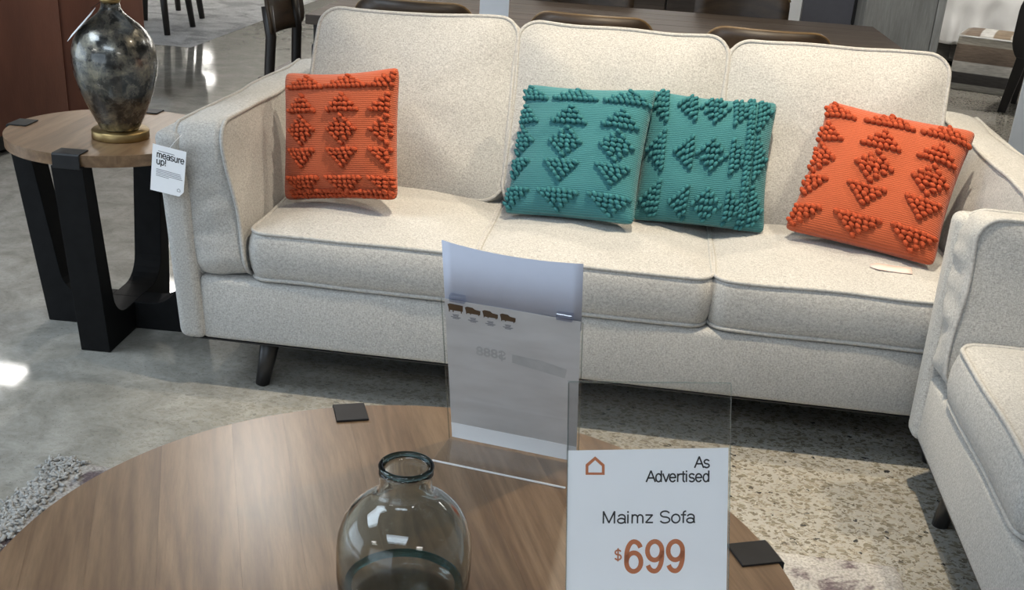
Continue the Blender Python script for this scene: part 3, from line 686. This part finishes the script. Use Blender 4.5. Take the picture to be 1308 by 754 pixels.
# ------------------------------------------------------------------ rugs
def rug_mat(name, lo, hi, dark, scale):
    mt, nt, bs = newmat(name); c = coords(nt)
    a = N(nt, 'ShaderNodeTexNoise', i_Scale=scale, i_Detail=5.0, i_Roughness=.6, i_Distortion=.7); L(nt, c, a.inputs[0])
    b = N(nt, 'ShaderNodeTexNoise', i_Scale=160.0, i_Detail=3.0); L(nt, c, b.inputs[0])
    r = ramp(nt, a.outputs[0], [(.40, hi), (.54, lo), (.60, dark)])
    mx = N(nt, 'ShaderNodeMix', data_type='RGBA', blend_type='MULTIPLY'); mx.inputs[0].default_value = .8
    r2 = ramp(nt, b.outputs[0], [(.35, (.55, .55, .55)), (.6, (1, 1, 1))]); L(nt, r.outputs[0], mx.inputs[6]); L(nt, r2.outputs[0], mx.inputs[7])
    L(nt, mx.outputs[2], bs.inputs['Base Color']); bs.inputs['Roughness'].default_value = 1; bs.inputs['Specular IOR Level'].default_value = .05
    bump(nt, bs, b.outputs[0], .8, .006); return mt
def rug(name, label, x0, x1, y0, y1, mt, th, nx, ny, rough):
    v, f = [], []
    for j in range(ny+1):
        for i in range(nx+1):
            x, y = x0+(x1-x0)*i/nx, y0+(y1-y0)*j/ny; e = i in (0, nx) or j in (0, ny)
            p = Vector((x*60, y*60, 0)); z = th*(.65+rough*noise.noise(p)) if not e else .001
            v.append((x+(rough*.012*noise.noise(p*1.7) if rough else 0), y+(rough*.012*noise.noise(p*1.9+Vector((5, 5, 5))) if rough else 0), max(.001, z)))
    for j in range(ny):
        for i in range(nx): a = j*(nx+1)+i; f.append((a, a+1, a+nx+2, a+nx+1))
    o = mk(name, v, f, mt); return tag(o, label, 'rug')
RUG = rug('area_rug', 'grey patterned rug with raised pile under the coffee table', -.09, 1.80, -2.2, -.445, rug_mat('grey_rug', (.42, .40, .38), (.52, .50, .47), (.16, .13, .14), 7.0), .010, 190, 175, .5)
# knotted edge of the rug: loose yarn fringe
vs, fs = [], []; rnd = random.Random(5)
for k in range(2200):
    y = rnd.uniform(-1.4, -.44); x = -.085+rnd.gauss(0, .020); r_ = rnd.uniform(.0025, .005); v1, f1 = [], []
    blob(v1, f1, (0, 0, 0), rnd.uniform(-.5, .5), r_*2.4, r_, r_*.9); an = rnd.uniform(0, PI); o = len(vs); zz = .004+rnd.uniform(0, .011)
    vs += [(x+p[0]*math.cos(an)-p[1]*math.sin(an), y+p[0]*math.sin(an)+p[1]*math.cos(an), max(.0005, zz+p[2])) for p in v1]; fs += [tuple(i+o for i in q) for q in f1]
fr = mk('fringe', vs, fs, plain('grey_yarn', (.36, .355, .34), 1, var=.45, scale=160), RUG); fr['kind'] = 'stuff'
rug('area_rug', 'flat silver-grey rug on the far floor under dark-legged chairs', -4.6, -2.03, 4.99, 9.5, rug_mat('silver_rug', (.66, .66, .66), (.82, .82, .82), (.50, .50, .51), 4.0), .006, 20, 30, 0)

# ------------------------------------------------------------------ dining set behind the sofa
def chair_proto(name, label, loc, rz, group, low=False):
    root = thing(name, label, 'chair', loc, rz, group); wd = .215
    def panel(nm, z0, z1, ybase, curve, t, mt, tilt, rc):
        O = rrect(2*wd, z1-z0, rc, 6, 12); v, f = [], []; n = len(O)
        def pos(x, z, off): return (x, ybase+curve*(x/wd)**2-tilt*(z)+off, (z0+z1)/2+z)
        S_ = (.001, .25, .5, .75, 1.0); rows_ = []
        for off in (-t/2, t/2):
            for s in (S_ if off < 0 else S_[::-1]):
                rows_.append(len(v))
                for x, z in O: v.append(pos(x*s, z*s, off))
        for a, b_ in zip(rows_, rows_[1:]):
            for k in range(n): f.append((a+k, a+(k+1) % n, b_+(k+1) % n, b_+k))
        return mk(nm, v, f, mt, root)
    bk = panel('backrest', .62 if not low else .34, .87, -.20, .055, .014, M['chairwood'], .16, .07 if not low else .12)
    # top ply edge, its highlight painted as paler wood
    zt = .87; z0 = .62; hz = (zt-z0)/2; O = rrect(2*wd, zt-z0, .07, 6, 12)
    pts = [(x, -.20+.055*(x/wd)**2-.16*z+.002, (z0+zt)/2+z) for x, z in sorted([p for p in O if p[1] > hz-.06])]
    tv, tf = tube(pts, .0062, 6); mk('backrest_edge', tv, tf, M['chairedge'], bk)
    bm = box_bm(-.215, .215, -.20, .22, .435, .465, .012, 3); bmk('seat', bm, M['chairwood'], root, True)
    for sx in (-1, 1):
        tv, tf = tube([(sx*.185, .19, .44), (sx*.195, .205, .2), (sx*.20, .215, 0)], .020, 10, False, .013); mk('leg', tv, tf, M['chairleg'], root)
        tv, tf = tube([(sx*.165, -.165, .74), (sx*.17, -.15, .62), (sx*.18, -.16, .44), (sx*.19, -.20, .2), (sx*.20, -.245, 0)], .024, 10, False, .018); mk('leg', tv, tf, M['chairleg'], root)
    return root
G = 'walnut chairs around the dining table'
CH = chair_proto('dining_chair', 'dark walnut dining chair behind the left back cushion of the sofa', (.30, 1.60, 0), 0, G)
def put(label, loc, rz, g=G):
    c = copy_tree(CH); c.location = loc; c.rotation_euler = (0, 0, rz); c['label'] = label; c['group'] = g; return c
put('dark walnut dining chair behind the middle back cushion of the sofa', (.93, 1.60, 0), 0)
put('dark walnut dining chair behind the right back cushion of the sofa', (1.535, 1.58, 0), 0)
put('walnut dining chair at the left end of the dining table, seen edge-on', (-.245, 2.10, 0), -PI/2)
put('walnut dining chair on the far table side beside the dark grey panel', (1.53, 2.72, 0), PI)
put('walnut dining chair on the far table side behind the middle back cushion', (.82, 2.72, 0), PI)
DT = thing('dining_table', 'long dark oak dining table behind the sofa', 'table', (-.185, 1.72, 0), .02)
for k in range(6): box('plank', .0, 2.32, k*.17+.0006, (k+1)*.17-.0006, .715, .752, M['diningwood'], DT, .003)
for sx in (.012, 2.21):
    for sy in (.03, .89): box('leg', sx, sx+.10, sy, sy+.10, 0, .64, M['chairleg'], DT, .012)
for (a, b_, c, d) in ((.03, 2.29, .04, .07), (.03, 2.29, .95, .98), (.02, .05, .04, .98), (2.27, 2.30, .04, .98)): box('apron', a, b_, c, d, .635, .7145, M['chairleg'], DT, .003)
# paper sign on the dining table
DS = thing('table_sign', 'small white paper sign in a clear stand on the dining table', 'sign', (.50, 2.03, .753), rz=-.1)
card('paper', [(-.06, .0), (.06, .0), (.06, .16), (-.06, .16)], M['paper'], DS, .0008, 0)
bmk('stand', box_bm(-.085, .06, -.10, .0, 0, .002), M['acrylic'], DS); bmk('stand_edge', box_bm(-.085, -.083, -.10, 0, 0, .0025), M['white'], DS)
# chairs standing on the far rug at the left: dark tapered legs, upholstered tops out of frame
def far_chair(label, loc, rz):
    root = thing('side_chair', label, 'chair', loc, rz, 'dark-legged chairs on the far rug'); root.location.z = .0062
    for sx in (-1, 1):
        for sy in (-1, 1):
            tv, tf = tube([(sx*.19, sy*.19, .46), (sx*.235, sy*.235, 0)], .030, 10, False, .022); mk('leg', tv, tf, M['chairleg'], root)
    bm = box_bm(-.25, .25, -.25, .25, .44, .53, .035, 3); bmk('seat', bm, M['linen'], root, True)
    bm = box_bm(-.25, .25, -.27, -.19, .50, .95, .035, 3); bmk('backrest', bm, M['linen'], root, True)
far_chair('dark-legged chair on the far rug, nearest to the lamp', (-2.60, 5.61, 0), 0)
far_chair('dark-legged chair on the far rug, behind the nearest one', (-2.80, 6.28, 0), .8)

# ------------------------------------------------------------------ rust sofa seen from behind, far left
def velvet():
    mt, nt, bs = newmat('rust_velvet'); a = N(nt, 'ShaderNodeTexNoise', i_Scale=6.0, i_Detail=5.0, i_Roughness=.6); L(nt, coords(nt, (1, 1, .35)), a.inputs[0])
    r = ramp(nt, a.outputs[0], [(.3, (.105, .034, .019)), (.7, (.175, .06, .033))]); L(nt, r.outputs[0], bs.inputs['Base Color']); bs.inputs['Roughness'].default_value = .75
    bs.inputs['Sheen Weight'].default_value = .25; bs.inputs['Sheen Tint'].default_value = (.6, .25, .15, 1)
    b = N(nt, 'ShaderNodeTexNoise', i_Scale=120.0, i_Detail=2.0); L(nt, coords(nt, (1, 1, .2)), b.inputs[0]); bump(nt, bs, b.outputs[0], .25, .002); return mt
M['velvet'] = velvet()
RS = thing('rust_sofa', 'rust brown velvet sofa seen from behind, left of the lamp', 'sofa', (-1.455, 3.06, 0), R(-100))
# local x runs along the back towards the camera, local +y is the back face
for (a, b_) in ((0, .64), (.645, 1.30), (1.305, 1.95)): bmk('back_panel', box_bm(a, b_, -.16, 0, .085, .84, .012, 2), M['velvet'], RS, True)
bmk('seat', box_bm(.15, 1.80, -.86, -.16, .12, .44, .04, 3), M['velvet'], RS, True)
for (a, b_) in ((0, .15), (1.80, 1.95)): bmk('arm', box_bm(a, b_, -.90, -.16, .085, .62, .035, 3), M['velvet'], RS, True)
bmk('plinth', box_bm(.02, 1.93, -.86, -.02, .02, .09, 0), M['blackmetal'], RS)
for (a, b_) in ((.06, -.06), (1.89, -.06), (.06, -.82), (1.89, -.82)): bmk('foot', box_bm(a-.03, a+.03, b_-.03, b_+.03, 0, .03, .003), M['blackleg'], RS)

# ------------------------------------------------------------------ far right: cabinets, bed, pouf, chair
CB = thing('tall_cabinet', 'tall grey washed wood cabinet behind the right end of the dining table', 'cabinet', (2.275, 4.0, 0))
bmk('body', box_bm(0, .42, .02, .48, .04, 1.85, .003), M['greywood'], CB)
bmk('door', box_bm(.004, .372, 0, .0195, .06, 1.83, .002), M['greywood'], CB); bmk('stile', box_bm(.376, .418, -.004, .0195, .05, 1.84, .003), M['greywood'], CB)
bmk('plinth', box_bm(.01, .41, .04, .46, 0, .039), M['bedwood'], CB)
DP = thing('dark_panel', 'dark grey flat cabinet left of the grey wood cabinet', 'cabinet', (1.972, 4.30, 0))
bmk('body', box_bm(.0, .30, .02, .08, .03, 1.6, .003), M['greymetal'], DP); bmk('door', box_bm(.002, .285, 0, .0195, .04, 1.59, .004), M['greymetal'], DP); bmk('side_gap', box_bm(.286, .30, .0, .0195, .04, 1.59), M['blackmetal'], DP)
bmk('plinth', box_bm(.01, .29, .03, .075, 0, .029), M['blackmetal'], DP)
WC = thing('white_cabinet', 'white cabinet showing as a narrow strip behind the far dining chair', 'cabinet', (1.55, 5.4, 0))
bmk('body', box_bm(0, .75, .02, .45, .05, 1.0, .004), M['white'], WC)
for k in range(3): d_ = bmk('drawer', box_bm(.02, .73, 0, .0195, .08+k*.3, .37+k*.3, .004), M['white'], WC); bmk('knob', box_bm(.36, .39, -.015, 0, .21+k*.3, .24+k*.3, .004), M['brass'], d_)
bmk('plinth', box_bm(.02, .73, .04, .43, 0, .049), M['white'], WC)
SB = thing('sideboard', 'dark oak sideboard glimpsed between the far dining chairs', 'sideboard', (-.2, 3.75, 0))
bmk('body', box_bm(0, 1.85, .02, .45, .1, .86, .004), M['diningwood'], SB)
for k in range(4): bmk('door', box_bm(.01+k*.46, .46+k*.46, 0, .0195, .12, .84, .003), M['diningwood'], SB)
for a in (.04, 1.77): 
    for b_ in (.05, .38): bmk('leg', box_bm(a, a+.05, b_, b_+.05, 0, .0995, .003), M['chairleg'], SB)
# bed
BD = thing('bed', 'bed with dark wood frame and rumpled white comforter', 'bed', (3.26, 6.62, 0))
bmk('frame', box_bm(.04, 1.95, .04, 2.1, .10, .30, .01), M['bedwood'], BD)
for (a, b_) in ((.05, .05), (1.88, .05), (.05, 2.02), (1.88, 2.02)): bmk('leg', box_bm(a, a+.07, b_, b_+.07, 0, .0995, .004), M['bedwood'], BD)
bmk('mattress', box_bm(.03, 1.96, .03, 2.1, .302, .56, .05, 3), M['linen'], BD, True)
for k in range(3): bmk('drawer_front', box_bm(.15+k*.6, .68+k*.6, .025, .0395, .12, .28, .004), M['bedwood'], BD)
bmk('headboard', box_bm(.0, 2.0, 2.11, 2.17, 0, 1.2, .01), M['bedwood'], BD)
def comforter():
    v, f = [], []; prof = []
    for k in range(13): prof.append((-.03, .235+.028*k))
    for k in range(1, 5): a = PI/2*k/4; prof.append((-.03+.08*(1-math.cos(a)), .57+.08*math.sin(a)))
    for k in range(1, 8): prof.append((.05+k*.28, .65+.02*math.sin(k*2)))
    nx = 120
    for i in range(nx+1):
        x = -.06+2.12*i/nx
        for (y, z) in prof:
            k = max(0, min(1, (.62-z)/.38)); fold = .05*k*math.sin(x*34+2*math.sin(x*7))+.02*noise.noise(Vector((x*9, y*5, z*6)))
            zz = z+(.02*noise.noise(Vector((x*5, 0, 3)))*k)+.018*noise.noise(Vector((x*6, y*6, 8)))*(1-k)
            v.append((x, y-max(0, .02*k)+fold, zz))
    n = len(prof)
    for i in range(nx):
        for j in range(n-1): a = i*n+j; f.append((a, a+n, a+n+1, a+1))
    # left fall of the cover
    o = len(v); ny = 60; pr = [(-.06-.02*k/10, .64-.04*k) for k in range(11)]
    for i in range(ny+1):
        y = -.04+2.05*i/ny
        for (x, z) in pr: k = (.64-z)/.4; v.append((x+.03*k*math.sin(y*30+1.5*math.sin(y*6)), y, z+.015*noise.noise(Vector((4, y*6, 1)))))
    for i in range(ny):
        for j in range(10): a = o+i*11+j; f.append((a, a+1, a+12, a+11))
    ob = mk('comforter', v, f, M['linen'], BD); md = ob.modifiers.new('thick', 'SOLIDIFY'); md.thickness = .02; md.offset = 0
comforter()
# striped pouf
def stripes():
    mt, nt, bs = newmat('striped_weave'); t = N(nt, 'ShaderNodeTexCoord'); sp = N(nt, 'ShaderNodeSeparateXYZ'); L(nt, t.outputs['Object'], sp.inputs[0])
    cz = [(.0, (.42, .41, .38)), (.045, (.42, .41, .38)), (.05, (.075, .07, .068)), (.125, (.075, .07, .068)), (.13, (.58, .56, .52)), (.20, (.58, .56, .52)), (.205, (.17, .13, .10)), (.32, (.19, .145, .11)), (.325, (.42, .39, .33)), (.40, (.45, .42, .36))]
    mr = N(nt, 'ShaderNodeMapRange'); mr.inputs[2].default_value = .40; L(nt, sp.outputs[2], mr.inputs[0])
    r = ramp(nt, mr.outputs[0], [(p/.40, c) for p, c in cz])
    mx_ = N(nt, 'ShaderNodeMapRange'); mx_.inputs[1].default_value = -.22; mx_.inputs[2].default_value = .22; L(nt, sp.outputs[0], mx_.inputs[0])
    r2 = ramp(nt, mx_.outputs[0], [(0, (.42, .39, .33)), (.12, (.20, .15, .11)), (.32, (.20, .15, .11)), (.34, (.58, .56, .52)), (.52, (.58, .56, .52)), (.54, (.24, .18, .12)), (.78, (.24, .18, .12)), (.8, (.46, .43, .37)), (1, (.46, .43, .37))])
    gt = N(nt, 'ShaderNodeMath', operation='GREATER_THAN'); gt.inputs[1].default_value = .385; L(nt, sp.outputs[2], gt.inputs[0])
    mm = N(nt, 'ShaderNodeMix', data_type='RGBA'); L(nt, gt.outputs[0], mm.inputs[0]); L(nt, r.outputs[0], mm.inputs[6]); L(nt, r2.outputs[0], mm.inputs[7])
    n = N(nt, 'ShaderNodeTexNoise', i_Scale=60.0, i_Detail=3.0); L(nt, coords(nt, (.3, .3, 2)), n.inputs[0]); r3 = ramp(nt, n.outputs[0], [(.3, (.7, .7, .7)), (.65, (1.1, 1.1, 1.1))])
    m2 = N(nt, 'ShaderNodeMix', data_type='RGBA', blend_type='MULTIPLY'); m2.inputs[0].default_value = .8; L(nt, mm.outputs[2], m2.inputs[6]); L(nt, r3.outputs[0], m2.inputs[7])
    L(nt, m2.outputs[2], bs.inputs['Base Color']); bs.inputs['Roughness'].default_value = .95; bump(nt, bs, n.outputs[0], .5, .004); return mt
PF = thing('pouf', 'square woven pouf with brown, white and charcoal stripes beside the bed', 'pouf', (3.56, 6.10, 0), -.36)
v, f = [], []; lv = [(.0, .90), (.006, .97), (.03, 1.0), (.10, 1.025), (.20, 1.035), (.30, 1.02), (.365, 1.0), (.385, .985), (.393, .95), (.402, .8), (.41, .55), (.414, .25)]
O = rrect(.43, .43, .035, 5, 8); n = len(O)
for z, k in lv: v += [(x*k, y*k, z) for x, y in O]
for i in range(len(lv)-1):
    for k in range(n): f.append((i*n+k, i*n+(k+1) % n, (i+1)*n+(k+1) % n, (i+1)*n+k))
f.append(tuple(range((len(lv)-1)*n, len(lv)*n))); f.append(tuple(range(n-1, -1, -1)))
mk('cover', v, f, stripes(), PF)
tv, tf = tube([(-.205, -.218, .375), (0, -.222, .378), (.205, -.218, .375), (.219, 0, .378), (.205, .218, .375), (0, .222, .378), (-.205, .218, .375), (-.219, 0, .378)], .006, 6, True); mk('seam', tv, tf, M['linen'], PF)
RC = thing('dining_chair', 'dark wooden chair with rounded back at the right edge, before the pouf', 'chair', (3.63, 5.12, 0), R(-26))
prism('backrest', [(x, z+.56) for x, z in rrect(.44, .54, .19, 8, 6)], -.012, .012, M['chairleg'], RC, .004)
for sx in (-1, 1):
    prism('leg', [(sx*.135-.035, .36), (sx*.135+.035, .36), (sx*.185+.026, 0), (sx*.185-.026, 0)], -.014, .012, M['chairleg'], RC, .003)
    prism('leg', [(sx*.17-.022, .44), (sx*.17+.022, .44), (sx*.19+.018, 0), (sx*.19-.018, 0)], .40, .43, M['chairleg'], RC, .003)
bmk('seat', box_bm(-.21, .21, .015, .44, .44, .475, .012, 3), M['chairleg'], RC, True)
# white plinth right of the sofa
WP = thing('display_plinth', 'smooth white display plinth behind the right sofa arm', 'plinth', (2.445, 1.60, 0), -.40)
bmk('body', box_bm(0, .40, 0, .40, .06, 1.15, .004), M['white'], WP); bmk('toe_kick', box_bm(.02, .38, .02, .38, 0, .0595), M['white'], WP); bmk('top', box_bm(-.0, .40, .0, .40, 1.1505, 1.175, .003), M['white'], WP)

# ------------------------------------------------------------------ ceiling lamps
def spot(loc, target, power, col, size, blend=.6, label='', rad=.05):
    root = thing('track_spotlight', label, 'spotlight', loc, group='ceiling spotlights')
    d = (Vector(target)-Vector(loc)).normalized(); q = d.to_track_quat('-Z', 'Y').to_euler()
    h = lathe('housing', [(.0, .16), (.05, .16), (.056, .15), (.056, 0), (.050, 0), (.050, .02), (.0, .02)], M['blackmetal'], root, 24, cap0=False, cap1=False); h.rotation_euler = q
    bmk('mount', box_bm(-.008, .008, -.008, .008, .1, H-loc[2]), M['blackmetal'], root)
    l = bpy.data.lights.new('spot_light', 'SPOT'); l.energy = power; l.color = col; l.spot_size = size; l.spot_blend = blend; l.shadow_soft_size = rad
    lo = bpy.data.objects.new('spot_light', l); COL.objects.link(lo); lo.location = Vector(loc)+d*.03; lo.rotation_euler = q
spot((1.3, -.35, 3.3), (1.25, .40, .5), 400, WARM, R(58), .8, 'black ceiling spotlight aimed at the middle of the long sofa')
spot((2.6, .35, 3.3), (1.6, .0, .4), 190, WARM, R(70), .8, 'black ceiling spotlight above the right end of the sofa')
spot((1.1, 2.2, 3.3), (1.2, 1.6, .7), 140, WARM, R(90), .8, 'black ceiling spotlight above the dining table')
spot((-1.0, 3.2, 3.3), (-.8, 1.5, .3), 160, NEUT, R(90), .8, 'black ceiling spotlight between lamp and dining table')
def troffer(x, y, sx, sy, power, drop=0):
    root = thing('ceiling_light', 'added pendant light panel brightening the far ceiling' if drop else 'white linear light panel on the ceiling', 'ceiling light', (x, y, H-drop), group='added pendant light panels' if drop else 'linear ceiling lights')
    if not drop: bmk('frame', box_bm(-sx/2-.03, sx/2+.03, -sy/2-.03, sy/2+.03, -.05, -.001), M['white'], root)
    else:
        for q in (-1, 1): bmk('hanger', box_bm(q*sx*.4-.006, q*sx*.4+.006, -.006, .006, -.05, drop-.001), M['blackmetal'], root)
    mt = bpy.data.materials.get('light_diffuser')
    if not mt:
        mt, nt, bs = newmat('light_diffuser'); bs.inputs['Emission Color'].default_value = (1, .97, .92, 1); bs.inputs['Emission Strength'].default_value = 24; bs.inputs['Base Color'].default_value = (.8, .8, .8, 1)
    bmk('diffuser', box_bm(-sx/2, sx/2, -sy/2, sy/2, -.056, -.0505), mt, root)
TROFF = [(x, y, 1.3, .45) for y in (-5.4, 5.0, 9, 13) for x in (-6.4, -3.6, 4.4) if x > -6 and (x, y) != (-3.6, 5.0)]+[(-4.75, 6.53, .34, .28)]
TROFF += [(-5.4, 11, 1.3, .45), (-5.4, 15, 1.3, .45), (0.5, 11, 1.3, .45), (0.5, 15, 1.3, .45)]
TROFF += [(-9.65, 23.55, .52, .40), (-8.63, 21.13, .52, .35), (-8.45, 25.3, .14, .14)]
TROFF += [(x, y, 2.4, .8, 0, .7) for x in (-3.6, 1, 6) for y in (18, 22, 26)]  # unseen pendants, added to brighten the far ceiling that the floor mirrors
TROFF += [(x, 31.5, 1.6, .5) for x in (-4, -1, 2, 5, 8)]  # unseen row, added to wash the back wall with light
for a in TROFF: troffer(*a[:4], 0, *a[5:])
spot((1.9, 3.2, 3.3), (2.1, 4.6, .6), 170, NEUT, R(85), .8, 'added ceiling spotlight brightening the grey cabinets')  # extra lamp, added to brighten the cabinets and the white strip
spot((4.0, 5.2, 3.3), (3.7, 6.4, .3), 190, NEUT, R(80), .8, 'added ceiling spotlight brightening the bed')  # extra lamp, added to brighten the comforter
# unseen cool panels, added to light the left side and the price card
def fill_light(x, y, sx, sy, power, label):
    root = thing('fill_panel', label, 'ceiling light', (x, y, H), group='added cool light panels')
    bmk('frame', box_bm(-sx/2-.04, sx/2+.04, -sy/2-.04, sy/2+.04, -.05, -.001), M['white'], root)
    bmk('diffuser', box_bm(-sx/2, sx/2, -sy/2, sy/2, -.054, -.0505), M['white'], root)
    area('fill_light', (x, y, H-.06), (x, y, 0), sx, sy, power, COOL)
fill_light(-2.4, -1.2, 1.8, 1.8, 110, 'added cool light panel left of the sofas')
fill_light(.6, -4.2, 2.4, 1.2, 85, 'added cool light panel brightening the price card')
